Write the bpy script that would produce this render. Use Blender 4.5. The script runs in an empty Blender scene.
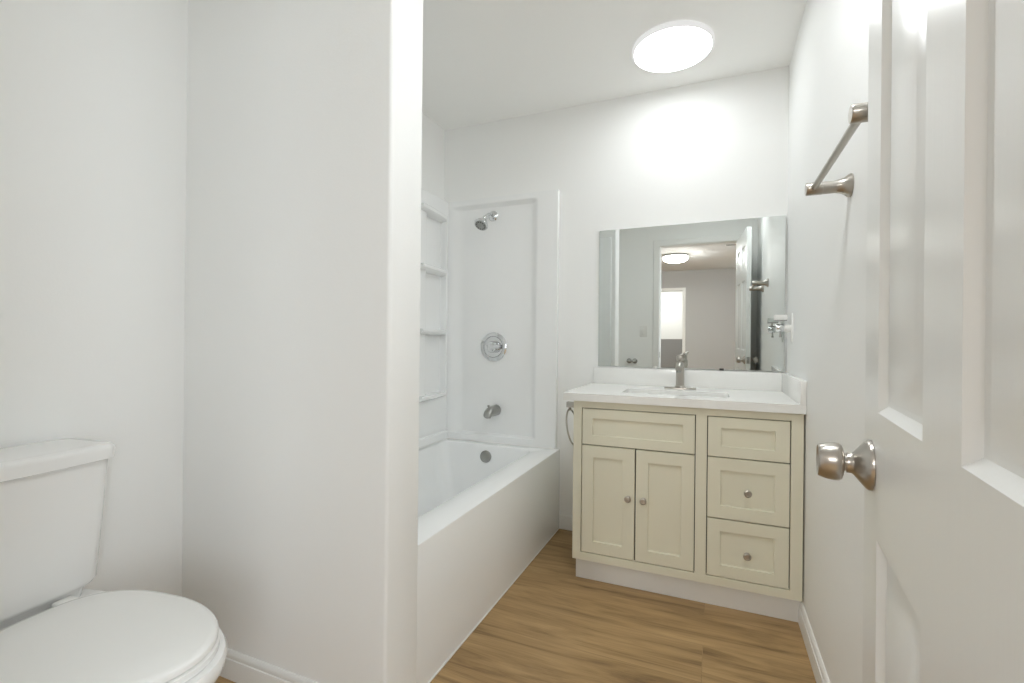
import bpy, bmesh, math, random
from mathutils import Vector, Matrix
random.seed(7)
PI = math.pi
SC = bpy.context.scene
COL = SC.collection

# ------------------------------------------------------------------ camera, light, exposure
CAM_H = 1.0804
cam_d = bpy.data.cameras.new('camera')
cam = bpy.data.objects.new('camera', cam_d)
COL.objects.link(cam)
cam_d.sensor_width = 36.0
cam_d.lens = 477.27 / 1024 * 36.0
cam_d.clip_start = 0.01
YAW, PITCH, ROLL = 0.401, 0.0003, 0.0104
fw = Vector((-math.sin(YAW) * math.cos(PITCH), math.cos(YAW) * math.cos(PITCH), math.sin(PITCH)))
rt = Vector((math.cos(YAW), math.sin(YAW), 0))
up = rt.cross(fw)
c_, s_ = math.cos(ROLL), math.sin(ROLL)
rt2 = rt * c_ + up * s_
up2 = up * c_ - rt * s_
cam.matrix_world = Matrix(((rt2.x, up2.x, -fw.x, 0), (rt2.y, up2.y, -fw.y, 0), (rt2.z, up2.z, -fw.z, CAM_H), (0, 0, 0, 1)))
SC.camera = cam

world = bpy.data.worlds.new('world')
SC.world = world
world.use_nodes = True
world.node_tree.nodes['Background'].inputs[0].default_value = (0.85, 0.93, 1.0, 1)
world.node_tree.nodes['Background'].inputs[1].default_value = 1.0

ADDED_LAMP_STRENGTH = 25.0     # added second ceiling disc, out of view between doorway and tub
LAMP_STRENGTH = 12.0           # bathroom ceiling disc
BED_LAMP_STRENGTH = 140.0       # bedroom ceiling lamp
SIDE_FILL_POWER = 50.0            # fill daylight at an invented bedroom side window
FAR_FILL_POWER = 18.0        # fill daylight at an invented window in the bedroom far wall
FAR_ROOM_POWER = 40.0          # light in the room beyond the bedroom

def area_light(name, loc, aim, sx, sy, power, col):
    d = bpy.data.lights.new(name, 'AREA')
    d.shape = 'RECTANGLE'; d.size = sx; d.size_y = sy; d.energy = power; d.color = col
    o = bpy.data.objects.new(name, d); COL.objects.link(o)
    o.location = loc
    o.rotation_euler = (Vector(aim) - Vector(loc)).to_track_quat('-Z', 'Y').to_euler()
    return o
area_light('side_daylight_fill', (1.47, -1.5, 1.35), (-1.0, -0.2, 1.0), 1.7, 1.5, SIDE_FILL_POWER, (0.92, 0.975, 1.04))  # unseen light panel added as daylight fill from the side
area_light('far_room_light', (-1.3, -6.4, 2.40), (-1.3, -6.4, 0.0), 0.9, 0.9, FAR_ROOM_POWER, (1, 0.98, 0.95))

area_light('far_daylight_fill', (0.9, -5.035, 1.35), (0.5, -2.0, 1.33), 1.2, 1.5, FAR_FILL_POWER, (0.92, 0.975, 1.04))  # second added panel, fills from the far end of the bedroom

SC.view_settings.view_transform = 'Standard'
SC.view_settings.look = 'None'
SC.view_settings.gamma = 1.0
SC.view_settings.use_curve_mapping = False
SC.view_settings.exposure = 0.17
SC.cycles.max_bounces = 16
SC.cycles.diffuse_bounces = 10
SC.cycles.glossy_bounces = 6

# ------------------------------------------------------------------ materials
def base_mat(name, col, rough=0.5, metal=0.0, spec=0.5):
    m = bpy.data.materials.new(name); m.use_nodes = True
    b = m.node_tree.nodes['Principled BSDF']
    b.inputs['Base Color'].default_value = (*col, 1)
    b.inputs['Roughness'].default_value = rough
    b.inputs['Metallic'].default_value = metal
    b.inputs['Specular IOR Level'].default_value = spec
    return m

def add_bump(m, scale, strength, dist=0.001, stretch=(1, 1, 1), detail=3.0, rough_var=0.0):
    nt = m.node_tree; n = nt.nodes; b = n['Principled BSDF']
    tc = n.new('ShaderNodeTexCoord'); mp = n.new('ShaderNodeMapping')
    mp.inputs['Scale'].default_value = stretch
    nz = n.new('ShaderNodeTexNoise'); nz.inputs['Scale'].default_value = scale; nz.inputs['Detail'].default_value = detail
    bp = n.new('ShaderNodeBump'); bp.inputs['Strength'].default_value = strength; bp.inputs['Distance'].default_value = dist
    nt.links.new(tc.outputs['Object'], mp.inputs['Vector']); nt.links.new(mp.outputs['Vector'], nz.inputs['Vector'])
    nt.links.new(nz.outputs['Fac'], bp.inputs['Height']); nt.links.new(bp.outputs['Normal'], b.inputs['Normal'])
    return m

def add_tint(m, c1, c2, scale, stretch=(1, 1, 1)):
    nt = m.node_tree; n = nt.nodes; b = n['Principled BSDF']
    tc = n.new('ShaderNodeTexCoord'); mp = n.new('ShaderNodeMapping'); mp.inputs['Scale'].default_value = stretch
    nz = n.new('ShaderNodeTexNoise'); nz.inputs['Scale'].default_value = scale; nz.inputs['Detail'].default_value = 4
    mx = n.new('ShaderNodeMix'); mx.data_type = 'RGBA'
    mx.inputs['A'].default_value = (*c1, 1); mx.inputs['B'].default_value = (*c2, 1)
    nt.links.new(tc.outputs['Object'], mp.inputs['Vector']); nt.links.new(mp.outputs['Vector'], nz.inputs['Vector'])
    nt.links.new(nz.outputs['Fac'], mx.inputs['Factor']); nt.links.new(mx.outputs['Result'], b.inputs['Base Color'])
    return m

M = {}
M['wall'] = add_bump(base_mat('wall_paint', (0.89, 0.895, 0.885), 0.55, 0, 0.35), 160, 0.10, 0.002)
M['ceiling'] = add_bump(base_mat('ceiling_paint', (0.95, 0.95, 0.935), 0.8, 0, 0.2), 120, 0.12, 0.002)
M['trim'] = base_mat('trim_gloss_paint', (0.84, 0.84, 0.82), 0.3)
M['door'] = add_bump(base_mat('door_gloss_paint', (0.82, 0.83, 0.82), 0.28), 70, 0.12, 0.002, (1, 1, 0.12))
M['acrylic'] = add_tint(base_mat('white_acrylic', (0.90, 0.91, 0.91), 0.16), (0.90, 0.91, 0.91), (0.91, 0.92, 0.92), 3)
M['porcelain'] = add_tint(base_mat('porcelain', (0.83, 0.83, 0.82), 0.1), (0.83, 0.83, 0.82), (0.84, 0.84, 0.83), 3)
M['seat'] = add_tint(base_mat('seat_plastic', (0.83, 0.83, 0.81), 0.22), (0.83, 0.83, 0.81), (0.84, 0.84, 0.82), 3)
M['cream'] = add_bump(base_mat('cream_cabinet_paint', (0.76, 0.735, 0.60), 0.38), 90, 0.05, 0.001)
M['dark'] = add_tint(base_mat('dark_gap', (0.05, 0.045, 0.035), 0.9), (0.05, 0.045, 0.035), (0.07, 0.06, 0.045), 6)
M['quartz'] = add_tint(base_mat('white_quartz', (0.86, 0.86, 0.84), 0.18), (0.85, 0.85, 0.83), (0.88, 0.88, 0.86), 40)
M['nickel'] = add_bump(base_mat('brushed_nickel', (0.50, 0.47, 0.43), 0.28, 1.0), 200, 0.06, 0.0005, (1, 1, 8))
M['chrome'] = add_tint(base_mat('chrome', (0.72, 0.73, 0.74), 0.08, 1.0), (0.72, 0.73, 0.74), (0.74, 0.75, 0.76), 4)
M['satin_dark'] = add_tint(base_mat('satin_grey_metal', (0.36, 0.36, 0.34), 0.3, 1.0), (0.36, 0.36, 0.34), (0.40, 0.40, 0.38), 20)
M['mirror'] = add_tint(base_mat('mirror_silver', (0.735, 0.765, 0.75), 0.0, 1.0), (0.735, 0.765, 0.75), (0.738, 0.768, 0.753), 1)
M['plastic'] = add_tint(base_mat('white_plastic', (0.82, 0.82, 0.80), 0.3), (0.82, 0.82, 0.80), (0.83, 0.83, 0.81), 5)
M['rubber'] = add_tint(base_mat('dark_rubber', (0.05, 0.05, 0.05), 0.6), (0.05, 0.05, 0.05), (0.07, 0.07, 0.07), 30)
M['grey_paint'] = add_bump(base_mat('grey_wall_paint', (0.42, 0.42, 0.42), 0.6), 120, 0.05)
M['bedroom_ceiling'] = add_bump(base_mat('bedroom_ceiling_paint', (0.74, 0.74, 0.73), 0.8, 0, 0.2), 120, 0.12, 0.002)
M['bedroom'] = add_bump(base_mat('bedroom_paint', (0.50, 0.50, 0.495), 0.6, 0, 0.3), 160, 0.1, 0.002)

def emit(name, col, strength):
    m = bpy.data.materials.new(name); m.use_nodes = True
    nt = m.node_tree; nt.nodes.remove(nt.nodes['Principled BSDF'])
    e = nt.nodes.new('ShaderNodeEmission'); e.inputs[0].default_value = (*col, 1); e.inputs[1].default_value = strength
    nt.links.new(e.outputs[0], nt.nodes['Material Output'].inputs[0])
    return m
M['lamp'] = emit('lamp_diffuser', (0.95, 0.985, 1.0), LAMP_STRENGTH)
M['added_lamp'] = emit('added_lamp_diffuser', (0.95, 0.985, 1.0), ADDED_LAMP_STRENGTH)
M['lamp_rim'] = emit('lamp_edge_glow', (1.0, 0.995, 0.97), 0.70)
M['bed_lamp'] = emit('bedroom_lamp_diffuser', (1.0, 0.99, 0.97), BED_LAMP_STRENGTH)

def wood_floor():
    m = base_mat('oak_vinyl_planks', (0.4, 0.27, 0.14), 0.42, 0, 0.4)
    nt = m.node_tree; n = nt.nodes; L = nt.links; b = n['Principled BSDF']
    tc = n.new('ShaderNodeTexCoord')
    mp0 = n.new('ShaderNodeMapping'); mp0.inputs['Location'].default_value = (1.162, 0.0, 0)
    L.new(tc.outputs['Object'], mp0.inputs['Vector'])
    br = n.new('ShaderNodeTexBrick')
    br.offset = 0.37; br.inputs['Scale'].default_value = 1.0
    br.inputs['Brick Width'].default_value = 1.8; br.inputs['Row Height'].default_value = 0.205
    br.inputs['Mortar Size'].default_value = 0.0012; br.inputs['Mortar Smooth'].default_value = 0.1; br.inputs['Bias'].default_value = 0
    br.inputs['Color1'].default_value = (0, 0, 0, 1); br.inputs['Color2'].default_value = (1, 1, 1, 1); br.inputs['Mortar'].default_value = (0.5, 0.5, 0.5, 1)
    L.new(mp0.outputs['Vector'], br.inputs['Vector'])
    # per plank offset of the grain
    mul = n.new('ShaderNodeVectorMath'); mul.operation = 'SCALE'; mul.inputs['Scale'].default_value = 7.0
    L.new(br.outputs['Color'], mul.inputs[0])
    add = n.new('ShaderNodeVectorMath'); add.operation = 'ADD'
    L.new(tc.outputs['Object'], add.inputs[0]); L.new(mul.outputs[0], add.inputs[1])
    mp = n.new('ShaderNodeMapping'); mp.inputs['Scale'].default_value = (0.9, 8.0, 1)
    L.new(add.outputs[0], mp.inputs['Vector'])
    n1 = n.new('ShaderNodeTexNoise'); n1.inputs['Scale'].default_value = 1.6; n1.inputs['Detail'].default_value = 8; n1.inputs['Roughness'].default_value = 0.62; n1.inputs['Distortion'].default_value = 1.1
    L.new(mp.outputs['Vector'], n1.inputs['Vector'])
    cr = n.new('ShaderNodeValToRGB')
    e = cr.color_ramp.elements
    e[0].position = 0.28; e[0].color = (0.165, 0.097, 0.040, 1)
    e[1].position = 0.70; e[1].color = (0.500, 0.335, 0.165, 1)
    k = cr.color_ramp.elements.new(0.5); k.color = (0.395, 0.255, 0.115, 1)
    L.new(n1.outputs['Fac'], cr.inputs['Fac'])
    # fine pores
    mp2 = n.new('ShaderNodeMapping'); mp2.inputs['Scale'].default_value = (6, 160, 1)
    L.new(add.outputs[0], mp2.inputs['Vector'])
    n2 = n.new('ShaderNodeTexNoise'); n2.inputs['Scale'].default_value = 1.5; n2.inputs['Detail'].default_value = 4
    L.new(mp2.outputs['Vector'], n2.inputs['Vector'])
    r2 = n.new('ShaderNodeMapRange'); r2.inputs['From Min'].default_value = 0.3; r2.inputs['From Max'].default_value = 0.7
    r2.inputs['To Min'].default_value = 0.86; r2.inputs['To Max'].default_value = 1.08
    L.new(n2.outputs['Fac'], r2.inputs['Value'])
    # plank to plank tone
    r3 = n.new('ShaderNodeMapRange'); r3.inputs['To Min'].default_value = 0.93; r3.inputs['To Max'].default_value = 1.07
    L.new(br.outputs['Color'], r3.inputs['Value'])
    ml = n.new('ShaderNodeMath'); ml.operation = 'MULTIPLY'
    L.new(r2.outputs[0], ml.inputs[0]); L.new(r3.outputs[0], ml.inputs[1])
    sc = n.new('ShaderNodeVectorMath'); sc.operation = 'SCALE'
    L.new(cr.outputs['Color'], sc.inputs[0]); L.new(ml.outputs[0], sc.inputs['Scale'])
    mx = n.new('ShaderNodeMix'); mx.data_type = 'RGBA'; mx.inputs['B'].default_value = (0.22, 0.14, 0.07, 1)
    fm = n.new('ShaderNodeMath'); fm.operation = 'MULTIPLY'; fm.inputs[1].default_value = 0.35
    L.new(br.outputs['Fac'], fm.inputs[0]); L.new(fm.outputs[0], mx.inputs['Factor'])
    L.new(sc.outputs[0], mx.inputs['A']); L.new(mx.outputs['Result'], b.inputs['Base Color'])
    bp = n.new('ShaderNodeBump'); bp.inputs['Strength'].default_value = 0.08; bp.inputs['Distance'].default_value = 0.002
    L.new(n2.outputs['Fac'], bp.inputs['Height']); L.new(bp.outputs['Normal'], b.inputs['Normal'])
    return m
M['floor'] = wood_floor()

# ------------------------------------------------------------------ helpers
ORG = {}
def tag(o, label=None, cat=None, group=None, kind=None):
    if label: o['label'] = label
    if cat: o['category'] = cat
    if group: o['group'] = group
    if kind: o['kind'] = kind
    return o

def thing(name, loc, label, cat, group=None, kind=None):
    o = bpy.data.objects.new(name, None); COL.objects.link(o)
    o.empty_display_size = 0.05
    o.location = loc; ORG[o.name] = Vector(loc)
    return tag(o, label, cat, group, kind)

def obj(name, bm, mat, parent=None, origin=None, smooth=40, bevel=0.0, seg=2):
    """link a bmesh laid out in world space as one object, child of parent"""
    if parent is not None: org = ORG[parent.name]
    else: org = Vector(origin) if origin is not None else Vector((0, 0, 0))
    bmesh.ops.recalc_face_normals(bm, faces=bm.faces[:])
    bmesh.ops.translate(bm, verts=bm.verts[:], vec=-org)
    me = bpy.data.meshes.new(name); bm.to_mesh(me); bm.free()
    me.materials.append(mat if not isinstance(mat, str) else M[mat])
    if smooth:
        for p in me.polygons: p.use_smooth = True
        me.set_sharp_from_angle(angle=math.radians(smooth))
    o = bpy.data.objects.new(name, me); COL.objects.link(o)
    if parent is not None: o.parent = parent
    else: o.location = org
    ORG[o.name] = org
    if bevel:
        md = o.modifiers.new('bevel', 'BEVEL'); md.width = bevel; md.segments = seg; md.limit_method = 'ANGLE'; md.angle_limit = math.radians(35)
    return o

def NB(): return bmesh.new()

def box(bm, x0, x1, y0, y1, z0, z1, bev=0.0, seg=2):
    vs = [bm.verts.new((x, y, z)) for z in (z0, z1) for y in (y0, y1) for x in (x0, x1)]
    fs = [bm.faces.new([vs[i] for i in f]) for f in ((0, 2, 3, 1), (4, 5, 7, 6), (0, 1, 5, 4), (2, 6, 7, 3), (0, 4, 6, 2), (1, 3, 7, 5))]
    if bev:
        es = list({e for f in fs for e in f.edges})
        bmesh.ops.bevel(bm, geom=es, offset=bev, segments=seg, profile=0.5, affect='EDGES')
    return vs

def bxo(name, b, mat, parent=None, bev=0.0, **kw):
    bm = NB(); box(bm, *b, bev=bev); return obj(name, bm, mat, parent, **kw)

def loft(bm, rings, cap0=True, cap1=True):
    R = [[bm.verts.new(p) for p in r] for r in rings]
    n = len(R[0])
    for a, b in zip(R, R[1:]):
        for i in range(n):
            j = (i + 1) % n
            bm.faces.new((a[i], a[j], b[j], b[i]))
    if cap0: bm.faces.new(list(reversed(R[0])))
    if cap1: bm.faces.new(R[-1])
    return R

def basis(d):
    d = Vector(d).normalized()
    a = Vector((0, 0, 1)) if abs(d.z) < 0.9 else Vector((1, 0, 0))
    u = d.cross(a).normalized(); v = u.cross(d).normalized()
    return d, u, v

def lathe(bm, prof, o, d, seg=32):
    """prof: list of (radius, distance along d)"""
    d, u, v = basis(d); o = Vector(o)
    rings = [[o + d * h + (u * math.cos(2 * PI * i / seg) + v * math.sin(2 * PI * i / seg)) * max(r, 1e-4) for i in range(seg)] for r, h in prof]
    return loft(bm, rings)

def tube(bm, pts, rad, seg=14, caps=True):
    pts = [Vector(p) for p in pts]; n = len(pts)
    rads = rad if isinstance(rad, (list, tuple)) else [rad] * n
    t0 = (pts[1] - pts[0]).normalized(); _, u, v = basis(t0)
    rings = []
    for i, p in enumerate(pts):
        t = (pts[min(i + 1, n - 1)] - pts[max(i - 1, 0)]).normalized()
        u = (u - t * u.dot(t)).normalized(); v = t.cross(u)
        rings.append([p + (u * math.cos(2 * PI * k / seg) + v * math.sin(2 * PI * k / seg)) * rads[i] for k in range(seg)])
    loft(bm, rings, caps, caps)

def rrect(x0, x1, y0, y1, z, r, n=6):
    pts = []
    for cx, cy, a0 in ((x1 - r, y1 - r, 0), (x0 + r, y1 - r, 90), (x0 + r, y0 + r, 180), (x1 - r, y0 + r, 270)):
        for k in range(n + 1):
            a = math.radians(a0 + 90 * k / n)
            pts.append(Vector((cx + r * math.cos(a), cy + r * math.sin(a), z)))
    return pts

def relief(bm, us, vs, depth, place, back):
    """connected stepped relief: depth[i][j] for the cell us[i..i+1] x vs[j..j+1] (None = hole through to back); place(u, v, d) -> point"""
    nu, nv = len(us) - 1, len(vs) - 1
    cache = {}
    def vert(i, j, d):
        k = (i, j, round(d, 5))
        if k not in cache: cache[k] = bm.verts.new(place(us[i], vs[j], d))
        return cache[k]
    D = lambda i, j: depth[i][j] if 0 <= i < nu and 0 <= j < nv else 'out'
    def face(vl):
        if len(set(vl)) == 4:
            try: bm.faces.new(vl)
            except ValueError: pass
    for i in range(nu):
        for j in range(nv):
            d = D(i, j)
            if d is None: continue
            for dd in (d, back):
                face([vert(i, j, dd), vert(i + 1, j, dd), vert(i + 1, j + 1, dd), vert(i, j + 1, dd)])
    for i in range(nu + 1):
        for j in range(nv):
            a, b = D(i - 1, j), D(i, j)
            a = back if a in ('out', None) else a; b = back if b in ('out', None) else b
            if a != b: face([vert(i, j, a), vert(i, j + 1, a), vert(i, j + 1, b), vert(i, j, b)])
    for i in range(nu):
        for j in range(nv + 1):
            a, b = D(i, j - 1), D(i, j)
            a = back if a in ('out', None) else a; b = back if b in ('out', None) else b
            if a != b: face([vert(i, j, a), vert(i + 1, j, a), vert(i + 1, j, b), vert(i, j, b)])

def strip_profile(bm, p0, p1, nrm, prof):
    """extrude a (out, up) profile from p0 to p1; nrm = horizontal direction out of the wall"""
    p0, p1, nrm = Vector(p0), Vector(p1), Vector(nrm)
    rings = [[p + nrm * a + Vector((0, 0, b)) for a, b in prof] for p in (p0, p1)]
    loft(bm, rings)
BB = [(0, 0), (0.0135, 0), (0.0135, 0.058), (0.0125, 0.062), (0.0095, 0.064), (0.0105, 0.070), (0.0085, 0.078), (0.005, 0.0835), (0.0025, 0.0855), (0, 0.0855)]
def baseboard(name, p0, p1, nrm, label):
    bm = NB(); strip_profile(bm, p0, p1, nrm, BB)
    return tag(obj(name, bm, 'trim', smooth=25), label, 'baseboard', kind='structure')

def struct(name, bm, mat, label, cat, **kw):
    return tag(obj(name, bm, mat, **kw), label, cat, kind='structure')

# ------------------------------------------------------------------ room constants
XR, YB, XN, XT, ZC = 0.324, 2.670, -1.661, -0.820, 2.443     # right wall, back wall, left wall, tub apron, ceiling
XL = -1.616                                                     # left wall beside the tub
YP0, YP1, XP = 1.0605, 1.2147, -0.812                           # partition front / back faces and its end
YF0, YF1 = 0.010, 0.125                                         # front wall with the doorway
XO0, XO1, ZO = -0.580, 0.140, 2.045                             # doorway
Y_BED = -5.05

# ------------------------------------------------------------------ structure
bm = NB(); box(bm, XN - 0.1, XR + 0.1, YF0, YB + 0.1, -0.05, 0)
struct('floor', bm, 'floor', 'oak look plank floor of the bathroom', 'floor')
bm = NB(); box(bm, XN - 0.1, XR + 0.1, YF0, YB + 0.1, ZC, ZC + 0.06)
struct('ceiling', bm, 'ceiling', 'white painted bathroom ceiling around the round lamp', 'ceiling')
bm = NB(); box(bm, XN - 0.1, XR + 0.1, YB, YB + 0.1, 0, ZC)
struct('wall_back', bm, 'wall', 'white back wall behind mirror, vanity and shower', 'wall')
bm = NB(); box(bm, XR, XR + 0.1, YF0, YB, 0, ZC)
struct('wall_right', bm, 'wall', 'white wall behind the open door carrying the towel bar', 'wall')
bm = NB()
pr = [(XN, YF0), (XN, YP0 + 0.05), (XL, YP0 + 0.05), (XL, YB), (XN - 0.1, YB), (XN - 0.1, YF0)]
loft(bm, [[Vector((x, y, z)) for x, y in pr] for z in (0, ZC)])
struct('wall_left', bm, 'wall', 'white wall behind the toilet tank and along the tub', 'wall')
bm = NB()
def part_ring(z):
    r = 0.010; pts = [Vector((XN, YP0, z)), ]
    for k in range(5):
        a = math.radians(-90 + 90 * k / 4); pts.append(Vector((XP - r + r * math.cos(a), YP0 + r + r * math.sin(a), z)))
    for k in range(5):
        a = math.radians(90 * k / 4); pts.append(Vector((XP - r + r * math.cos(a), YP1 - r + r * math.sin(a), z)))
    pts.append(Vector((XL, YP1, z))); pts.append(Vector((XL, YP0 + 0.05, z))); pts.append(Vector((XN, YP0 + 0.05, z)))
    return pts
loft(bm, [part_ring(0), part_ring(ZC)])
struct('wall_partition', bm, 'wall', 'white partition wall between the toilet nook and the bathtub', 'wall')
# front wall with the doorway, one connected mesh
bm = NB()
relief(bm, [XN, XO0 - 0.02, XO1 + 0.02, XR], [0, ZO + 0.02, ZC], [[0, 0], [None, 0], [0, 0]], lambda u, v, d: (u, YF1 - d, v), YF1 - YF0)
struct('wall_front', bm, 'wall', 'white wall around the doorway, seen in the mirror', 'wall', smooth=0)

baseboard('baseboard_right', (XR, YF1, 0), (XR, 2.149, 0), (-1, 0, 0), 'white baseboard running along the wall behind the door to the vanity')
baseboard('baseboard_back', (XT + 0.002, YB, 0), (-0.588, YB, 0), (0, -1, 0), 'short white baseboard between bathtub and vanity')
baseboard('baseboard_partition', (XN, YP0, 0), (XP - 0.004, YP0, 0), (0, -1, 0), 'white baseboard on the partition wall beside the toilet')
baseboard('baseboard_left', (XN, YF1, 0), (XN, YP0 - 0.0135, 0), (1, 0, 0), 'white baseboard behind the toilet')
baseboard('baseboard_front', (XN + 0.0135, YF1, 0), (XO0 - 0.07, YF1, 0), (0, 1, 0), 'white baseboard left of the doorway')

# door frame: jambs and casings on both sides
tr = thing('trim_1', ((XO0 + XO1) / 2, YF1, 0), 'white painted frame and casing around the doorway, seen in the mirror', 'door frame', kind='structure')
bm = NB(); relief(bm, [XO0 - 0.019, XO0, XO1, XO1 + 0.019], [0, ZO, ZO + 0.019], [[0, 0], [None, 0], [0, 0]], lambda u, v, d: (u, YF1 + 0.001 - d, v), YF1 - YF0 + 0.002)
obj('jamb', bm, 'trim', tr, smooth=0)
for yy, sg in ((YF1, 1), (YF0, -1)):
    bm = NB(); relief(bm, [XO0 - 0.066, XO0 - 0.005, XO1 + 0.005, XO1 + 0.066], [0, ZO + 0.005, ZO + 0.066], [[0.014, 0.014], [None, 0.014], [0.014, 0.014]], lambda u, v, d: (u, yy + sg * d, v), 0.0)
    obj('casing', bm, 'trim', tr, smooth=0, bevel=0.004)
bm = NB(); box(bm, XO0, XO0 + 0.002, YF1 - 0.05, YF1 - 0.012, 0.885, 0.945, bev=0.0008)
obj('strike_plate', bm, 'satin_dark', tr)

# ------------------------------------------------------------------ bedroom behind the camera (seen in the mirror)
BX0, BX1 = -2.9, 1.5
bm = NB(); box(bm, BX0 - 0.1, BX1 + 0.1, Y_BED - 2.4, YF0, -0.05, 0)
struct('floor_bedroom', bm, 'floor', 'plank floor of the room beyond the doorway', 'floor')
bm = NB(); box(bm, BX0 - 0.1, BX1 + 0.1, Y_BED - 2.4, YF0, ZC, ZC + 0.06)
struct('ceiling_bedroom', bm, 'bedroom_ceiling', 'ceiling of the room beyond the doorway, seen in the mirror', 'ceiling')
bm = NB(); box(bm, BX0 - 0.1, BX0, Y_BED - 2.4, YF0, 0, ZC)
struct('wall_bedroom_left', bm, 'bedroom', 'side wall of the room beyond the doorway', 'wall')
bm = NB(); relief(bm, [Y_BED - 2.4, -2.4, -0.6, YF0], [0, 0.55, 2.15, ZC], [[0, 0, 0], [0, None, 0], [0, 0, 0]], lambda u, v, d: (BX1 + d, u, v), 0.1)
struct('wall_bedroom_right', bm, 'bedroom', 'side wall with an added window in the room beyond the doorway', 'wall', smooth=0)
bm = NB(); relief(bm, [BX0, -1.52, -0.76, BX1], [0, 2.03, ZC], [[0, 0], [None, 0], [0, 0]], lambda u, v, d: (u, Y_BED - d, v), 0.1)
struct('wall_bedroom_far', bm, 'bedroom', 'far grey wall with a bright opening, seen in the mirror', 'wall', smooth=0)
bm = NB(); box(bm, BX0, BX1, Y_BED - 2.4, Y_BED - 2.3, 0, ZC)
struct('wall_beyond', bm, 'wall', 'bright wall seen through the far opening in the mirror', 'wall')
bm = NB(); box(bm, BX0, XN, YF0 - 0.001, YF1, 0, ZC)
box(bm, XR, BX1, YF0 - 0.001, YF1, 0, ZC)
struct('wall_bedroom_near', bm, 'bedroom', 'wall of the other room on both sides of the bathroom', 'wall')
bm = NB(); relief(bm, [-1.58, -1.52, -0.76, -0.70], [0, 2.03, 2.09], [[0.014, 0.014], [None, 0.014], [0.014, 0.014]], lambda u, v, d: (u, Y_BED + d, v), 0.0)
struct('trim_2', bm, 'trim', 'white casing around the far opening, seen in the mirror', 'door frame', smooth=0, bevel=0.004)
bm = NB(); box(bm, -2.2, -0.3, Y_BED - 1.0, Y_BED - 0.9, 0, 1.03, bev=0.004)
struct('wall_half', bm, 'grey_paint', 'grey half wall inside the far bright opening in the mirror', 'half wall')
# invented bedroom window, out of view, framing the side daylight panel
w = thing('added_window_1', (BX1, -1.5, 0.55), 'added white framed window, out of view, in the side wall of the other room', 'window', kind='structure')
bm = NB(); relief(bm, [-2.4, -2.35, -1.52, -1.48, -0.65, -0.6], [0.55, 0.6, 2.1, 2.15],
                  [[0, 0, 0], [0, None, 0], [0, 0, 0], [0, None, 0], [0, 0, 0]], lambda u, v, d: (BX1 + 0.03 + d, u, v), 0.04)
obj('added_window_frame', bm, 'trim', w, smooth=0)

w = thing('added_window_2', (0.9, Y_BED, 0.55), 'added white framed window, out of view, in the far wall of the other room', 'window', kind='structure')  # invented frame around the far daylight panel, out of view
bm = NB(); relief(bm, [0.24, 0.30, 1.50 - 0.001], [0.54, 0.60, 2.10, 2.16], [[0, 0, 0], [0, None, 0]], lambda u, v, d: (u, Y_BED + 0.03 - d, v), 0.03)
obj('added_window_frame', bm, 'trim', w, smooth=0)

# bedroom lamp
t = thing('bedroom_ceiling_light', (-0.72, -3.0, ZC), 'round flush ceiling lamp with metal band, lit in the mirror', 'ceiling light')
bm = NB(); lathe(bm, [(0.10, 0), (0.19, 0.004), (0.205, 0.012), (0.205, 0.03), (0.198, 0.034), (0.05, 0.034)], (-0.72, -3.0, ZC), (0, 0, -1), 40); obj('housing', bm, 'satin_dark', t)
bm = NB(); lathe(bm, [(0.19, 0.034), (0.195, 0.05), (0.185, 0.08), (0.15, 0.105), (0.08, 0.118), (0.0, 0.12)], (-0.72, -3.0, ZC), (0, 0, -1), 40); obj('diffuser', bm, 'bed_lamp', t)
bm = NB(); lathe(bm, [(0.192, 0.052), (0.199, 0.054), (0.199, 0.060), (0.190, 0.062), (0.185, 0.057)], (-0.72, -3.0, ZC), (0, 0, -1), 40); obj('metal_band', bm, 'satin_dark', t)
# bedroom vent
t = thing('air_vent', (0.18, -2.35, ZC), 'small grey slatted ceiling vent reflected near the mirror top', 'vent')
bm = NB(); relief(bm, [0.03, 0.045, 0.315, 0.33], [-2.43, -2.415, -2.285, -2.27], [[0, 0, 0], [0, None, 0], [0, 0, 0]], lambda u, v, d: (u, v, ZC - 0.008 + d), 0.008); obj('frame', bm, 'plastic', t, smooth=0)
for k in range(6):
    y = -2.405 + k * 0.022
    bm = NB(); vs = box(bm, 0.045, 0.315, y, y + 0.016, ZC - 0.006, ZC - 0.004); bmesh.ops.rotate(bm, verts=bm.verts[:], cent=(0.18, y + 0.008, ZC - 0.005), matrix=Matrix.Rotation(0.12, 3, 'X')); obj('slat', bm, 'satin_dark', t)

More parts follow.
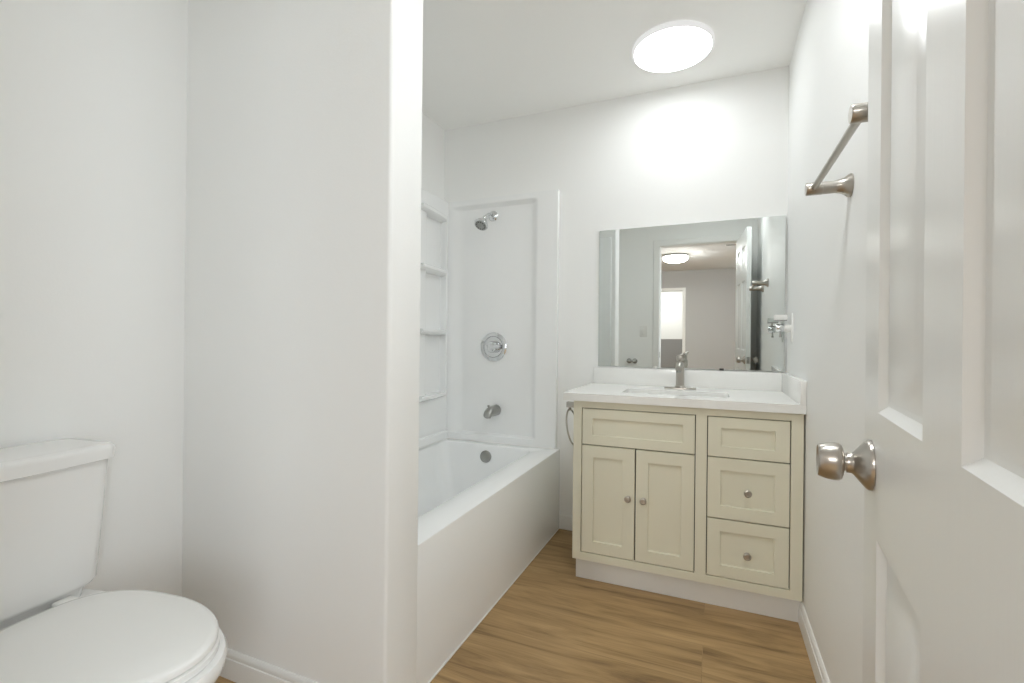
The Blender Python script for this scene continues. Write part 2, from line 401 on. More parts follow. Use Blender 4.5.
# ------------------------------------------------------------------ the open door
DANG = math.radians(5.6)
DD = Vector((math.sin(DANG), math.cos(DANG), 0)); DN = Vector((-DD.y, DD.x, 0))     # along door to the free edge; out of the visible face
ROSE = Vector((0.2025, 0.806, 0.914))
DW, DT, DH, DZ = 0.716, 0.035, 2.02, 0.010
EDGE = ROSE + DD * 0.056
def dpt(s, z, d):            # s = distance back from the free edge, d = out of the visible face
    p = EDGE - DD * s + DN * d
    return Vector((p.x, p.y, z))
HINGE = dpt(DW, 0, 0)
door = thing('door_1', (HINGE.x, HINGE.y, 0.0), 'open white six panel door in front with round nickel knobs', 'door', kind='structure')
def door_face(bm, d0, sgn):
    xs = [0, 0.098, 0.309, 0.412, 0.622, DW]
    zs = [DZ, 0.235, 0.825, 0.992, 1.600, 1.700, 1.900, DZ + DH]
    V = {}
    def v(s, z, d):
        k = (round(s, 4), round(z, 4), round(d, 5))
        if k not in V: V[k] = bm.verts.new(dpt(s, z, d0 + sgn * d))
        return V[k]
    for i in range(5):
        for j in range(7):
            a, b, c, e = xs[i], xs[i + 1], zs[j], zs[j + 1]
            if i in (1, 3) and j in (1, 3, 5):
                prof = [(0, 0), (0.003, -0.003), (0.010, -0.0095), (0.015, -0.0105), (0.018, -0.0105), (0.044, -0.0035), (0.048, -0.0025)]
                ring = [[(a + o, c + o, d), (b - o, c + o, d), (b - o, e - o, d), (a + o, e - o, d)] for o, d in prof]
                for r0, r1 in zip(ring, ring[1:]):
                    for k in range(4):
                        m = (k + 1) % 4
                        bm.faces.new((v(*r0[k]), v(*r0[m]), v(*r1[m]), v(*r1[k])))
                bm.faces.new([v(*q) for q in ring[-1]])
            else:
                bm.faces.new((v(a, c, 0), v(b, c, 0), v(b, e, 0), v(a, e, 0)))
    return xs, zs, v
bm = NB()
xs, zs, va = door_face(bm, 0, 1)
_, _, vb = door_face(bm, -DT, -1)
for i in range(5):
    for z in (zs[0], zs[-1]): bm.faces.new((va(xs[i], z, 0), va(xs[i + 1], z, 0), vb(xs[i + 1], z, 0), vb(xs[i], z, 0)))
for j in range(7):
    for s in (xs[0], xs[-1]): bm.faces.new((va(s, zs[j], 0), va(s, zs[j + 1], 0), vb(s, zs[j + 1], 0), vb(s, zs[j], 0)))
obj('door_leaf', bm, 'door', door, smooth=22)
def door_knob(d0, sgn):
    o = dpt(0.056, 0.914, d0); n = DN * sgn
    kb = NB(); lathe(kb, [(0.020, 0), (0.0345, 0.0005), (0.0345, 0.004), (0.0325, 0.007), (0.0285, 0.0105), (0.0215, 0.016), (0.0165, 0.020), (0.0142, 0.0225), (0.0138, 0.029), (0.008, 0.030)], o, n, 40)
    rose = obj('rose', kb, 'nickel', door)
    kb = NB(); lathe(kb, [(0.009, 0.026), (0.0115, 0.0275), (0.0115, 0.031), (0.018, 0.0325), (0.0240, 0.0345), (0.0262, 0.038), (0.0265, 0.043), (0.0255, 0.052), (0.0232, 0.060), (0.0222, 0.0625), (0.0212, 0.0635), (0.0200, 0.0625), (0.0195, 0.0605), (0.004, 0.0600), (0.0035, 0.061), (0.0, 0.061)], o, n, 40)
    obj('knob', kb, 'nickel', door)
door_knob(0, 1); door_knob(-DT, -1)
kb = NB(); c = dpt(-0.001, 0.914, -DT / 2)
for dz, hh in ((0, 0.028),):
    p = [dpt(-0.0015, 0.914 - hh, -DT / 2 - 0.012), dpt(-0.0015, 0.914 + hh, -DT / 2 - 0.012), dpt(-0.0015, 0.914 + hh, -DT / 2 + 0.012), dpt(-0.0015, 0.914 - hh, -DT / 2 + 0.012)]
    q = [x - DD * (-0.0) + DD * (-0.0015) for x in p]
    loft(kb, [p, q])
plate = obj('latch_plate', kb, 'satin_dark', door, smooth=0)
kb = NB(); lathe(kb, [(0.008, 0.001), (0.008, 0.007), (0.006, 0.009), (0, 0.0092)], dpt(0, 0.914, -DT / 2), DD, 20); obj('latch_bolt', kb, 'satin_dark', plate)
for hz in (0.22, 1.02, 1.82):
    kb = NB(); lathe(kb, [(0.006, -0.045), (0.0065, -0.043), (0.0065, 0.043), (0.006, 0.045)], dpt(DW + 0.001, hz, -DT - 0.005), (0, 0, 1), 16); obj('hinge', kb, 'satin_dark', door)

# ------------------------------------------------------------------ bathtub
TX0, TX1, TY0, TY1, TZ = XL + 0.002, XT, YP1 + 0.002, YB - 0.004, 0.461
t = thing('bathtub', ((TX0 + TX1) / 2, (TY0 + TY1) / 2, 0), 'white alcove bathtub with a flat apron in front', 'bathtub')
bm = NB()
N = 8
def tr_(i, z, r, dx0=0, dx1=0, dy0=0, dy1=0): return rrect(TX0 + dx0, TX1 - dx1, TY0 + dy0, TY1 - dy1, z, r, N)
rings = [tr_(0, 0.0, 0.004), tr_(0, TZ - 0.007, 0.004), tr_(0, TZ - 0.002, 0.004, 0.0, 0.0015), tr_(0, TZ, 0.004, 0.0, 0.006),
         tr_(0, TZ, 0.075, 0.048, 0.128, 0.10, 0.082), tr_(0, TZ - 0.004, 0.077, 0.052, 0.134, 0.105, 0.086), tr_(0, TZ - 0.02, 0.08, 0.058, 0.142, 0.115, 0.090),
         tr_(0, 0.26, 0.10, 0.080, 0.160, 0.19, 0.115), tr_(0, 0.14, 0.12, 0.10, 0.18, 0.25, 0.135), tr_(0, 0.095, 0.12, 0.125, 0.205, 0.30, 0.165), tr_(0, 0.08, 0.10, 0.17, 0.25, 0.36, 0.21)]
loft(bm, rings)
obj('tub_shell', bm, 'acrylic', t, smooth=35)
bm = NB(); box(bm, TX1 + 0.0002, TX1 + 0.004, YP1 + 0.004, YB - 0.014, 0.0, 0.006, bev=0.0015)
tag(obj('caulk_bead', bm, 'trim', t), 'white caulk line along the floor')
ovp = Vector((-1.252, TY1 - 0.0965, 0.392))
bm = NB(); lathe(bm, [(0.034, -0.006), (0.036, 0.002), (0.035, 0.007), (0.030, 0.010), (0.0, 0.0115)], ovp, (0, -1, 0.1), 32); tag(obj('overflow_plate', bm, 'satin_dark', t), 'round grey metal overflow plate')
bm = NB(); lathe(bm, [(0.03, 0), (0.032, 0.002), (0.03, 0.004), (0.012, 0.004), (0.008, 0.010), (0, 0.011)], (-1.25, 2.36, 0.080), (0, 0, 1), 28); obj('drain', bm, 'chrome', t)

# ------------------------------------------------------------------ shower surround
YS = 2.634            # face of the end panel
YREC = 2.662
XSF = -1.562          # face of the long side panel
t = thing('shower_surround', (-1.2, YB, 0.461), 'white moulded wall surround above the tub with corner shelves', 'shower surround')
def ss(a, b, x):
    x = max(0.0, min(1.0, (x - a) / (b - a))); return x * x * (3 - 2 * x)
bm = NB()
x0, x1, z0, z1 = XSF - 0.040, -0.838, 0.4612, 1.962
def lin(a, b, n): return [a + (b - a) * i / n for i in range(n + 1)]
xsn = sorted(set([round(v, 4) for v in lin(x0, x1, 30) + lin(-1.575, -1.44, 22) + lin(-1.03, -0.950, 22)]))
zsn = sorted(set([round(v, 4) for v in lin(z0, z1, 30) + lin(0.49, 0.54, 14) + lin(1.88, 1.94, 16)]))
def epd(x, z):
    return YS + (YREC - YS) * min(ss(-1.555, -1.46, x), 1 - ss(-1.015, -0.958, x) ** 1.5) * min(ss(0.503, 0.515, z), 1 - ss(1.905, 1.930, z))
G = [[bm.verts.new((x, epd(x, z), z)) for z in zsn] for x in xsn]
for i in range(len(xsn) - 1):
    for j in range(len(zsn) - 1): bm.faces.new((G[i][j], G[i + 1][j], G[i + 1][j + 1], G[i][j + 1]))
border = [G[i][0] for i in range(len(xsn))] + [G[-1][j] for j in range(1, len(zsn))] + [G[i][-1] for i in range(len(xsn) - 2, -1, -1)] + [G[0][j] for j in range(len(zsn) - 2, 0, -1)]
bk = [bm.verts.new((v.co.x, YB - 0.001, v.co.z)) for v in border]
for i in range(len(border)):
    j = (i + 1) % len(border); bm.faces.new((border[i], border[j], bk[j], bk[i]))
obj('end_panel', bm, 'acrylic', t, smooth=50)
SHZ = [0.754, 1.146, 1.520, 1.862]
us = [YP1 + 0.022, 2.385, 2.616, YS - 0.001]
vz = [0.4612, 0.512]
for z in SHZ: vz += [z - 0.022, z]
vz += [1.945, 1.962]
dep = [[], [], []]
for j in range(len(vz) - 1):
    shelf = j % 2 == 0 and 0 < j < 9
    rec = j % 2 == 1 and 0.7 < vz[j] < 1.8 and j < 10
    low = -0.012 if j == 0 else 0.0
    dep[0].append(low); dep[2].append(low)
    dep[1].append(0.0 if shelf else (0.047 if rec else low))
bm = NB(); relief(bm, us, vz, dep, lambda u, v, d: (XSF - d, u, v), 0.050)
obj('side_panel', bm, 'acrylic', t, smooth=0, bevel=0.004)
for z in SHZ:
    bm = NB()
    prof = [(-0.046, 0), (0.002, 0), (0.006, -0.003), (0.007, -0.010), (0.004, -0.020), (-0.012, -0.030), (-0.046, -0.036)]
    loft(bm, [[Vector((XSF + (a + out if a > -0.02 else a), y, z + 0.004 + b)) for a, b in prof] for y, out in ((2.300, 0.030), (2.387, 0.028), (2.46, 0.022), (2.54, 0.010), (2.614, 0.0))])
    obj('corner_shelf', bm, 'acrylic', t, smooth=30)
bm = NB(); box(bm, XSF - 0.035, -0.848, YP1 + 0.001, YP1 + 0.02, 0.463, 1.962, bev=0.004); obj('foot_panel', bm, 'acrylic', t)

bm = NB(); box(bm, XSF, -0.846, YS - 0.006, YS + 0.002, 0.4612, 0.4672, bev=0.002); obj('caulk_bead', bm, 'trim', t)
bm = NB(); box(bm, XSF + 0.010, XSF + 0.018, YP1 + 0.024, YS - 0.006, 0.4612, 0.4672, bev=0.002); obj('caulk_bead', bm, 'trim', t)

# shower head
sp = Vector((-1.262, YREC - 0.0005, 1.852))
t = thing('shower_sprayer', sp, 'small chrome shower head on a bent arm high on the surround', 'shower head')
bm = NB(); lathe(bm, [(0.012, 0.0), (0.031, 0.0), (0.032, 0.003), (0.028, 0.008), (0.016, 0.013), (0.011, 0.015)], sp, (0, -1, 0), 32); obj('escutcheon', bm, 'chrome', t)
bm = NB(); pts = [sp + Vector((0, -0.004, 0)), sp + Vector((0.0, -0.026, 0.004)), sp + Vector((-0.003, -0.055, 0.001)), sp + Vector((-0.006, -0.078, -0.012)), sp + Vector((-0.009, -0.094, -0.030))]
tube(bm, pts, 0.0085, 14); obj('shower_arm', bm, 'chrome', t)
hd = Vector((-0.10, -0.62, -0.78)).normalized(); hp = sp + Vector((-0.009, -0.093, -0.029))
bm = NB(); lathe(bm, [(0.010, -0.008), (0.014, 0.0), (0.014, 0.012), (0.011, 0.016), (0.018, 0.024), (0.030, 0.042), (0.040, 0.056), (0.043, 0.066), (0.041, 0.072), (0.034, 0.074)], hp, hd, 36); head = obj('head', bm, 'chrome', t)
bm = NB(); lathe(bm, [(0.034, 0.073), (0.035, 0.0755), (0.012, 0.0765), (0.010, 0.079), (0.0, 0.0795)], hp, hd, 32); face = obj('spray_face', bm, 'satin_dark', head)
_, hu, hv = basis(hd)
for k in range(12):
    a = 2 * PI * k / 12; p = hp + hd * 0.0755 + (hu * math.cos(a) + hv * math.sin(a)) * 0.026
    bm = NB(); lathe(bm, [(0.004, 0), (0.003, 0.003), (0.0, 0.0035)], p, hd, 8); obj('nozzle', bm, 'rubber', head)

# mixer valve
vp = Vector((-1.249, YREC - 0.0005, 1.047))
t = thing('shower_valve', vp, 'round chrome mixer valve with lever handle on the surround', 'shower valve')
bm = NB(); lathe(bm, [(0.03, 0), (0.086, 0), (0.089, 0.003), (0.088, 0.007), (0.078, 0.012), (0.066, 0.0135), (0.062, 0.009), (0.055, 0.008), (0.02, 0.008)], vp, (0, -1, 0), 48); obj('trim_plate', bm, 'chrome', t)
bm = NB(); lathe(bm, [(0.034, 0.008), (0.036, 0.012), (0.034, 0.040), (0.030, 0.048), (0.020, 0.052), (0.0, 0.053)], vp, (0, -1, 0), 36); hub = obj('handle_hub', bm, 'chrome', t)
bm = NB(); lv = vp + Vector((0, -0.044, 0))
loft(bm, [[lv + Vector((x, -y, z)) for y, z in ((-0.010, -w_), (0.004, -w_), (0.010, -w_ * 0.5), (0.010, w_ * 0.5), (0.004, w_), (-0.010, w_))] for x, w_ in ((-0.02, 0.012), (0.0, 0.014), (0.03, 0.012), (0.048, 0.011), (0.056, 0.008))])
obj('lever', bm, 'chrome', hub, smooth=35, bevel=0.002)

# tub spout
qp = Vector((-1.228, YREC - 0.0005, 0.660))
t = thing('tub_spout', qp, 'grey metal tub spout below the mixer valve', 'tub spout')
bm = NB()
def sring(y, w_, zt, zb):
    return [qp + Vector((w_ * math.cos(a), -y, (zt + zb) / 2 + (zt - zb) / 2 * math.sin(a))) for a in [2 * PI * k / 24 for k in range(24)]]
loft(bm, [sring(0, 0.030, 0.032, -0.030), sring(0.004, 0.032, 0.034, -0.032), (sring(0.05, 0.032, 0.033, -0.031)), sring(0.090, 0.029, 0.030, -0.030), sring(0.118, 0.027, 0.020, -0.033), sring(0.132, 0.023, 0.004, -0.034), sring(0.137, 0.012, -0.010, -0.032)])
obj('spout_body', bm, 'satin_dark', t)
bm = NB(); lathe(bm, [(0.017, 0), (0.017, 0.006), (0.013, 0.007), (0, 0.0065)], qp + Vector((0, -0.116, -0.028)), (0, -0.15, -1), 20); obj('outlet', bm, 'nickel', t)
bm = NB(); lathe(bm, [(0.006, 0), (0.0045, 0.004), (0.0045, 0.012), (0.008, 0.014), (0.008, 0.019), (0, 0.020)], qp + Vector((0, -0.108, 0.022)), (0, -0.2, 1), 16); obj('diverter_pull', bm, 'satin_dark', t)

# ------------------------------------------------------------------ vanity
VX0, VX1, VY, VZ0, VZ1 = -0.587, 0.318, 2.1115, 0.099, 0.817
t = thing('vanity_cabinet', (-0.135, 2.38, 0), 'cream shaker vanity cabinet with two doors and drawers', 'cabinet')
bm = NB()
usx = [VX0, -0.549, -0.067, -0.024, 0.276, VX1]
vzz = [VZ0, 0.135, 0.371, 0.3715, 0.6195, 0.620, 0.786, VZ1]
fx = [VX0, -0.549, -0.067, -0.024, 0.276, VX1]
fz = [VZ0, 0.134, 0.786, VZ1]
relief(bm, fx, fz, [[0, 0, 0], [0, None, 0], [0, 0, 0], [0, None, 0], [0, 0, 0]], lambda u, v, d: (u, VY + d, v), 0.02)
obj('face_frame', bm, 'cream', t, smooth=0, bevel=0.0012)
bm = NB(); relief(bm, [VX0, VX0 + 0.016, VX1 - 0.016, VX1], [VY + 0.02, YB - 0.02, YB - 0.004], [[0, 0], [None, 0], [0, 0]], lambda u, v, d: (u, v, VZ1 - 0.001 - d), VZ1 - VZ0 - 0.001)
box(bm, VX0 + 0.004, VX1 - 0.004, VY + 0.022, YB - 0.006, VZ0, VZ0 + 0.016)
obj('carcass', bm, 'cream', t, smooth=0)
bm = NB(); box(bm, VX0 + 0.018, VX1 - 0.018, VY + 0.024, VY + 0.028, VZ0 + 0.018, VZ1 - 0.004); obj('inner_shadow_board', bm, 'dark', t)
bm = NB(); box(bm, VX0 + 0.008, VX1 + 0.004, VY + 0.036, YB - 0.01, 0.0, VZ0, bev=0.001); tag(obj('toe_kick', bm, 'trim', t), 'white toe kick board')
def shaker(name, x0, x1, z0, z1, ix, iz):
    bm = NB(); f_, r_ = 0.001, 0.0100
    relief(bm, [x0, x0 + ix, x1 - ix, x1], [z0, z0 + iz, z1 - iz, z1], [[f_] * 3, [f_, r_, f_], [f_] * 3], lambda u, v, d: (u, VY + d, v), 0.020)
    return obj(name, bm, 'cream', t, smooth=0, bevel=0.0014)
def pull(x, z, par):
    bm = NB(); lathe(bm, [(0.010, 0), (0.0105, 0.002), (0.006, 0.004), (0.0045, 0.007), (0.0045, 0.012), (0.009, 0.015), (0.0135, 0.019), (0.0145, 0.022), (0.0135, 0.0245), (0.0095, 0.026), (0.0085, 0.0250), (0, 0.0250)], (x, VY + 0.001, z), (0, -1, 0), 28)
    return tag(obj('knob', bm, 'nickel', par), 'round nickel knob')
shaker('false_front', -0.5455, -0.0705, 0.6225, 0.7825, 0.047, 0.043)
d = shaker('door', -0.5455, -0.3125, 0.1375, 0.6175, 0.052, 0.052); pull(-0.3385, 0.405, d)
d = shaker('door', -0.3070, -0.0705, 0.1375, 0.6175, 0.052, 0.052); pull(-0.2735, 0.405, d)
shaker('drawer', -0.0205, 0.2725, 0.6225, 0.7825, 0.050, 0.043)
d = shaker('drawer', -0.0205, 0.2725, 0.3745, 0.6180, 0.050, 0.050); pull(0.127, 0.491, d)
d = shaker('drawer', -0.0205, 0.2725, 0.1375, 0.3695, 0.050, 0.048); pull(0.127, 0.243, d)

# countertop
CX0, CX1, CY0, CZ0, CZ1 = -0.630, XR - 0.001, 2.090, 0.8175, 0.852
t = thing('countertop', (-0.14, 2.37, CZ0), 'white quartz countertop on the cream vanity with splashes', 'countertop')
SX0, SX1, SY0, SY1 = -0.392, 0.062, 2.225, 2.435
bm = NB()
outer = [rrect(CX0, CX1, CY0, YB - 0.001, z, 0.002, 6) for z in (CZ0, CZ0 + 0.002, CZ1 - 0.002, CZ1)]
inner = [rrect(SX0, SX1, SY0, SY1, z, 0.025, 6) for z in (CZ1, CZ0)]
R = loft(bm, outer[:3] + [[v_ for v_ in outer[3]]] + inner, False, False)
n = len(R[0])
for i in range(n): j = (i + 1) % n; bm.faces.new((R[-1][i], R[-1][j], R[0][j], R[0][i]))
obj('slab', bm, 'quartz', t, smooth=30)
bm = NB(); box(bm, CX0 + 0.006, CX1, YB - 0.021, YB - 0.001, CZ1, CZ1 + 0.0905, bev=0.0015); obj('backsplash', bm, 'quartz', t)
bm = NB(); box(bm, CX1 - 0.020, CX1, CY0 + 0.004, YB - 0.021, CZ1, CZ1 + 0.0905, bev=0.0015); obj('side_splash', bm, 'quartz', t)
# sink
t = thing('sink', (-0.165, 2.33, CZ0 - 0.14), 'white rectangular sink set under the countertop', 'sink')
bm = NB()
loft(bm, [rrect(SX0 - 0.018, SX1 + 0.018, SY0 - 0.018, SY1 + 0.018, CZ0 - 0.001, 0.035), rrect(SX0 - 0.009, SX1 + 0.009, SY0 - 0.009, SY1 + 0.009, CZ0 - 0.001, 0.030), rrect(SX0 - 0.008, SX1 + 0.008, SY0 - 0.008, SY1 + 0.008, CZ0 - 0.008, 0.03),
          rrect(SX0 + 0.01, SX1 - 0.01, SY0 + 0.01, SY1 - 0.01, CZ0 - 0.10, 0.04), rrect(SX0 + 0.025, SX1 - 0.025, SY0 + 0.025, SY1 - 0.025, CZ0 - 0.125, 0.04), rrect(SX0 + 0.06, SX1 - 0.06, SY0 + 0.05, SY1 - 0.05, CZ0 - 0.13, 0.03)], False, True)
obj('basin', bm, 'porcelain', t, smooth=40)
bm = NB(); lathe(bm, [(0.02, 0), (0.023, 0.002), (0.02, 0.004), (0.0, 0.0045)], (-0.165, 2.33, CZ0 - 0.13), (0, 0, 1), 24); obj('drain', bm, 'chrome', t)
# faucet
fp = Vector((-0.157, 2.545, CZ1))
t = thing('faucet', fp, 'brushed nickel single hole faucet on the countertop before the mirror', 'faucet')
bm = NB()
def dk(z, s): return [fp + Vector((0.077 * s * math.copysign(abs(math.cos(a)) ** 0.8, math.cos(a)), 0.026 * s * math.sin(a), z)) for a in [2 * PI * k / 40 for k in range(40)]]
loft(bm, [dk(0.0, 1), dk(0.004, 1), dk(0.007, 0.94), dk(0.009, 0.5)]); obj('deck_plate', bm, 'nickel', t)
bm = NB(); lathe(bm, [(0.024, 0.008), (0.025, 0.010), (0.0235, 0.014), (0.0205, 0.017), (0.0200, 0.118), (0.021, 0.122)], fp, (0, 0, 1), 32); obj('body', bm, 'nickel', t)
bm = NB(); so = fp + Vector((0, 0, 0.118))
tube(bm, [so + Vector((0, 0.008, 0.0)), so + Vector((0, -0.02, 0.004)), so + Vector((0, -0.07, 0.001)), so + Vector((0, -0.105, -0.008)), so + Vector((0, -0.118, -0.014))], [0.017, 0.0185, 0.017, 0.016, 0.0155], 24); spout = obj('spout', bm, 'nickel', t)
bm = NB(); lathe(bm, [(0.011, 0), (0.012, 0.004), (0.010, 0.007), (0, 0.0075)], so + Vector((0, -0.112, -0.024)), (0, -0.25, -1), 20); obj('aerator', bm, 'satin_dark', spout)
bm = NB(); lathe(bm, [(0.0185, 0.120), (0.021, 0.124), (0.021, 0.134), (0.017, 0.139), (0.0175, 0.143), (0.0195, 0.147), (0.0195, 0.163), (0.015, 0.169), (0.0, 0.171)], fp, (0, 0, 1), 32); hd_ = obj('handle', bm, 'nickel', t)
bm = NB(); tube(bm, [fp + Vector((0.004, 0.0, 0.160)), fp + Vector((0.014, -0.012, 0.170)), fp + Vector((0.022, -0.024, 0.180))], [0.008, 0.007, 0.0055], 14); obj('lever', bm, 'nickel', hd_)

# ------------------------------------------------------------------ mirror
MX0, MX1, MZ0, MZ1 = -0.601, 0.314, 0.9480, 1.708
t = thing('mirror', (-0.1435, YB, MZ0), 'large frameless mirror on the wall above the vanity', 'mirror')
bm = NB(); TILT_X, TILT_Z = 0.0085, 0.0100
mw, mh = MX1 - MX0, MZ1 - MZ0
rings = [[Vector((x, YB - 0.0008, z)) for x, z in ((MX0, MZ0), (MX1, MZ0), (MX1, MZ1), (MX0, MZ1))]]
for o_, dy in ((0.0, -0.0025), (0.0, -0.0040), (0.0015, -0.0055)):
    rings.append([Vector((x, YB - 0.0008 + dy - (z - MZ0) * TILT_X - (x - MX0) * TILT_Z, z)) for x, z in ((MX0 + o_, MZ0 + o_), (MX1 - o_, MZ0 + o_), (MX1 - o_, MZ1 - o_), (MX0 + o_, MZ1 - o_))])
loft(bm, rings); obj('mirror_glass', bm, 'mirror', t, smooth=0)
for x, mt in ((-0.29, 'plastic'), (0.035, 'rubber')):
    bm = NB(); box(bm, x - 0.010, x + 0.010, YB - 0.0165, YB - 0.0015, MZ0 - 0.003, MZ0 + 0.007, bev=0.001); obj('clip', bm, mt, t)

# ------------------------------------------------------------------ bathroom ceiling lamp
def ceiling_disc(lp, label, glow):
    lp = Vector(lp)
    t = thing('ceiling_light', lp, label, 'ceiling light')
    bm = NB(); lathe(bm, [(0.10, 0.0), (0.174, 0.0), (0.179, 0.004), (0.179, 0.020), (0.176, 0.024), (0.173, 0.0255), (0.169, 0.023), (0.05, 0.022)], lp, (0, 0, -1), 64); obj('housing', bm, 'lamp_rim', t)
    bm = NB(); lathe(bm, [(0.165, 0.022), (0.1685, 0.0235), (0.1685, 0.027), (0.160, 0.0295), (0.10, 0.031), (0.0, 0.0315)], lp, (0, 0, -1), 64); obj('diffuser', bm, glow, t)
ceiling_disc((-0.190, 2.292, ZC), 'round white flush ceiling lamp, lit, above the vanity', 'lamp')
ceiling_disc((-0.03, 1.12, ZC), 'added round white ceiling lamp, out of view, nearer the doorway above the open floor', 'added_lamp')  # added to brighten the walls that face away from the vanity lamp

# ------------------------------------------------------------------ towel bar on the right wall
BZ, BXX = 1.497, XR - 0.084
t = thing('towel_bar', (XR, 1.26, BZ), 'brushed nickel towel bar on the wall behind the open door', 'towel bar')
for y in (1.030, 1.487):
    bm = NB(); lathe(bm, [(0.015, 0), (0.030, 0.0), (0.031, 0.003), (0.0285, 0.007), (0.0215, 0.016), (0.0180, 0.026), (0.0165, 0.036), (0.0163, 0.064), (0.0168, 0.0645), (0.0168, 0.099), (0.0155, 0.1020), (0, 0.1025)], (XR, y, BZ), (-1, 0, 0), 32); obj('post', bm, 'nickel', t)
bm = NB(); tube(bm, [(BXX, 1.030, BZ), (BXX, 1.487, BZ)], 0.0080, 18); obj('bar', bm, 'nickel', t)

# ------------------------------------------------------------------ towel ring on the vanity side
rp = Vector((VX0, 2.215, 0.783))
t = thing('towel_ring', rp, 'small nickel towel ring on the side of the vanity', 'towel ring')
bm = NB(); box(bm, VX0 - 0.006, VX0, rp.y - 0.02, rp.y + 0.02, rp.z - 0.02, rp.z + 0.02, bev=0.0015); obj('wall_plate', bm, 'nickel', t)
bm = NB(); box(bm, VX0 - 0.062, VX0 - 0.005, rp.y - 0.013, rp.y + 0.013, rp.z - 0.013, rp.z + 0.013, bev=0.002); obj('post', bm, 'nickel', t)
bm = NB(); lathe(bm, [(0.006, 0), (0.007, 0.002), (0.007, 0.014), (0.004, 0.018), (0, 0.019)], rp + Vector((-0.048, 0, -0.011)), (0, 0, -1), 16); obj('ring_holder', bm, 'nickel', t)
bm = NB(); rr = 0.083; cc = rp + Vector((-0.036, 0.004, -0.024 - rr))
prts = [cc + Vector((-0.016 * math.sin(a), rr * math.cos(a), rr * math.sin(a))) for a in [2 * PI * k / 48 for k in range(49)]]
tube(bm, prts, 0.0042, 10, caps=False); bmesh.ops.remove_doubles(bm, verts=bm.verts[:], dist=0.0004); obj('ring', bm, 'nickel', t)

# ------------------------------------------------------------------ white holder on the right wall by the mirror
hp = Vector((XR, 2.474, 1.155))
t = thing('cup_holder', hp, 'small white and chrome holder on an oval wall plate beside the mirror', 'bathroom holder')
bm = NB()
def ov(d, s): return [hp + Vector((-d, 0.026 * s * math.cos(a), 0.066 * s * math.sin(a))) for a in [2 * PI * k / 36 for k in range(36)]]
loft(bm, [ov(0.0, 1), ov(0.005, 1), ov(0.008, 0.92), ov(0.009, 0.6)]); obj('wall_plate', bm, 'plastic', t)
bm = NB(); lathe(bm, [(0.016, 0.008), (0.0165, 0.012), (0.0165, 0.030), (0.015, 0.034), (0.008, 0.035)], hp, (-1, 0, 0), 24); obj('arm', bm, 'plastic', t)
bm = NB(); lathe(bm, [(0.008, 0.034), (0.017, 0.036), (0.0185, 0.042), (0.0185, 0.062), (0.016, 0.068), (0.0, 0.070)], hp, (-1, 0, 0), 24); kn = obj('clamp_ring', bm, 'chrome', t)
bm = NB(); lathe(bm, [(0.004, 0), (0.004, 0.018), (0.0055, 0.019), (0.0055, 0.026), (0, 0.027)], hp + Vector((-0.048, 0, -0.016)), (0, 0, -1), 14); obj('peg', bm, 'satin_dark', kn)
bm = NB(); box(bm, hp.x - 0.074, hp.x - 0.022, hp.y - 0.018, hp.y + 0.018, hp.z + 0.036, hp.z + 0.060, bev=0.003); bk_ = obj('holder_block', bm, 'plastic', t)
bm = NB(); box(bm, hp.x - 0.072, hp.x - 0.024, hp.y - 0.016, hp.y + 0.016, hp.z + 0.0325, hp.z + 0.0365); obj('lower_rim', bm, 'satin_dark', bk_)
bm = NB(); lathe(bm, [(0.004, 0), (0.004, 0.022)], hp + Vector((-0.05, 0, 0.0145)), (0, 0, 1), 12); obj('stem', bm, 'plastic', t)

# ------------------------------------------------------------------ front wall: light switch and paper holder (seen in the mirror)
sw = Vector((-0.745, YF1, 1.16))
t = thing('light_switch', sw, 'white light switch plate beside the doorway, seen in the mirror', 'light switch')
bm = NB(); box(bm, sw.x - 0.036, sw.x + 0.036, YF1, YF1 + 0.006, sw.z - 0.058, sw.z + 0.058, bev=0.002); pl = obj('cover_plate', bm, 'plastic', t)
bm = NB(); box(bm, sw.x - 0.016, sw.x + 0.016, YF1 + 0.0055, YF1 + 0.010, sw.z - 0.033, sw.z + 0.033, bev=0.0015); obj('rocker', bm, 'plastic', t)
pp = Vector((-0.86, YF1, 0.845))
t = thing('paper_holder', pp, 'dark metal paper holder low on the wall in the mirror', 'paper holder')
for dx in (-0.03, 0.03):
    bm = NB(); lathe(bm, [(0.010, 0), (0.026, 0), (0.027, 0.004), (0.022, 0.009), (0.012, 0.016), (0.010, 0.05), (0.014, 0.056), (0.014, 0.078), (0.010, 0.082), (0, 0.083)], pp + Vector((dx, 0, 0)), (0, 1, 0), 24); obj('post', bm, 'satin_dark', t)
bm = NB(); tube(bm, [pp + Vector((-0.03, 0.066, 0)), pp + Vector((0.03, 0.066, 0))], 0.008, 14); obj('roller', bm, 'satin_dark', t)

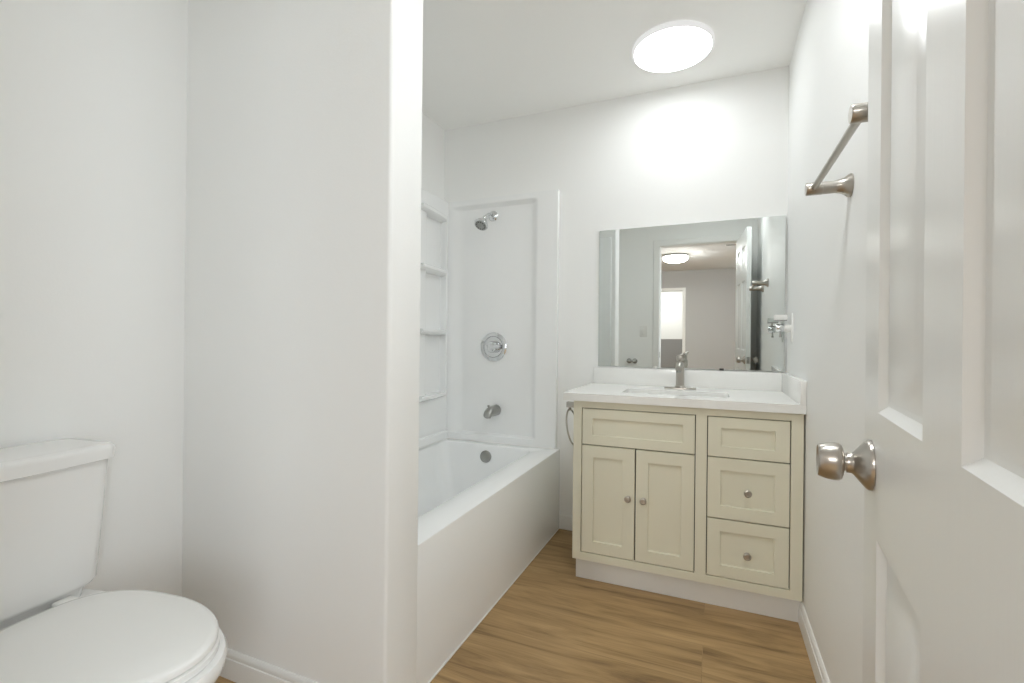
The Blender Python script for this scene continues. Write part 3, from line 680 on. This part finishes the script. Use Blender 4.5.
# ------------------------------------------------------------------ toilet
AY = 0.570
t = thing('toilet', (-1.50, AY, 0), 'white two piece toilet with its lid closed in the nook', 'toilet')
def egg(z, xb, xc, xf, w_, n=56, eb=0.75):
    pts = []
    for k in range(n):
        a = 2 * PI * k / n; c, s = math.cos(a), math.sin(a)
        if c >= 0: pts.append(Vector((xc + (xf - xc) * c, AY + w_ * s, z)))
        else: pts.append(Vector((xc - (xc - xb) * abs(c) ** eb, AY + w_ * math.copysign(abs(s) ** eb, s), z)))
    return pts
bm = NB()
loft(bm, [egg(0.0, -1.52, -1.250, -1.070, 0.112), egg(0.02, -1.52, -1.250, -1.075, 0.108), egg(0.10, -1.53, -1.250, -1.090, 0.098), egg(0.19, -1.55, -1.250, -1.070, 0.104), egg(0.26, -1.58, -1.230, -1.020, 0.130),
          egg(0.33, -1.61, -1.210, -0.952, 0.162, eb=0.55), egg(0.375, -1.625, -1.200, -0.925, 0.178, eb=0.45), egg(0.398, -1.63, -1.200, -0.919, 0.181, eb=0.4), egg(0.408, -1.625, -1.200, -0.924, 0.176, eb=0.4)])
obj('bowl', bm, 'porcelain', t, smooth=50)
bm = NB()
loft(bm, [egg(0.4085, -1.425, -1.200, -0.947, 0.166, eb=0.7), egg(0.410, -1.43, -1.200, -0.940, 0.173, eb=0.7), egg(0.422, -1.43, -1.200, -0.940, 0.173, eb=0.7), egg(0.424, -1.425, -1.200, -0.945, 0.168, eb=0.7)])
obj('seat', bm, 'seat', t, smooth=50)
bm = NB()
loft(bm, [egg(0.4255, -1.425, -1.200, -0.953, 0.165, eb=0.7), egg(0.427, -1.435, -1.200, -0.945, 0.173, eb=0.7), egg(0.437, -1.435, -1.200, -0.945, 0.173, eb=0.7), egg(0.441, -1.432, -1.200, -0.948, 0.170, eb=0.7), egg(0.4435, -1.42, -1.200, -0.960, 0.160, eb=0.7), egg(0.446, -1.36, -1.200, -1.035, 0.10, eb=0.6), egg(0.4465, -1.28, -1.200, -1.145, 0.03, eb=0.6)])
obj('seat_lid', bm, 'seat', t, smooth=60)
for sgn in (-1, 1):
    bm = NB(); box(bm, -1.462, -1.425, AY + sgn * 0.075 - 0.022, AY + sgn * 0.075 + 0.022, 0.4085, 0.438, bev=0.006, seg=3); obj('seat_hinge', bm, 'seat', t)
bm = NB()
def tk(z, hw, xb, xf, r=0.035):
    ps = rrect(xb + 0.012, xf, AY - hw, AY + hw, z, r, 8)
    out = []
    for i, p in enumerate(ps):
        out.append(p)
        if i == len(ps) - 1:                      # bowed front: add points along the front edge
            q = ps[0]
            for k in range(1, 12): out.append(p.lerp(q, k / 12))
    xm = (xb + xf) / 2
    for p in out:
        if p.x > xm: p.x += 0.016 * (1 - ((p.y - AY) / hw) ** 2) * (p.x - xm) / (xf - xm)
    return out
loft(bm, [tk(0.4085, 0.150, -1.62, -1.49), tk(0.436, 0.155, -1.63, -1.485), tk(0.443, 0.166, -1.64, -1.474), tk(0.455, 0.172, -1.644, -1.468), tk(0.60, 0.181, -1.648, -1.463), tk(0.758, 0.190, -1.651, -1.458), tk(0.7605, 0.190, -1.651, -1.458)])
obj('tank', bm, 'porcelain', t, smooth=50)
bm = NB()
loft(bm, [tk(0.7612, 0.196, -1.653, -1.452), tk(0.763, 0.200, -1.656, -1.447), tk(0.788, 0.201, -1.656, -1.445), tk(0.796, 0.198, -1.655, -1.448), tk(0.800, 0.192, -1.650, -1.455), tk(0.801, 0.17, -1.64, -1.47)])
obj('tank_lid', bm, 'porcelain', t, smooth=50)
bm = NB(); lathe(bm, [(0.006, 0), (0.012, 0.002), (0.012, 0.010), (0.006, 0.012)], (-1.4585, AY - 0.135, 0.705), (1, 0, 0), 20)
tube(bm, [(-1.444, AY - 0.135, 0.705), (-1.442, AY - 0.10, 0.700), (-1.442, AY - 0.07, 0.694)], [0.006, 0.006, 0.008], 12); obj('flush_lever', bm, 'chrome', t)

bpy.data.objects['toilet'].rotation_euler.z = math.radians(6.0)
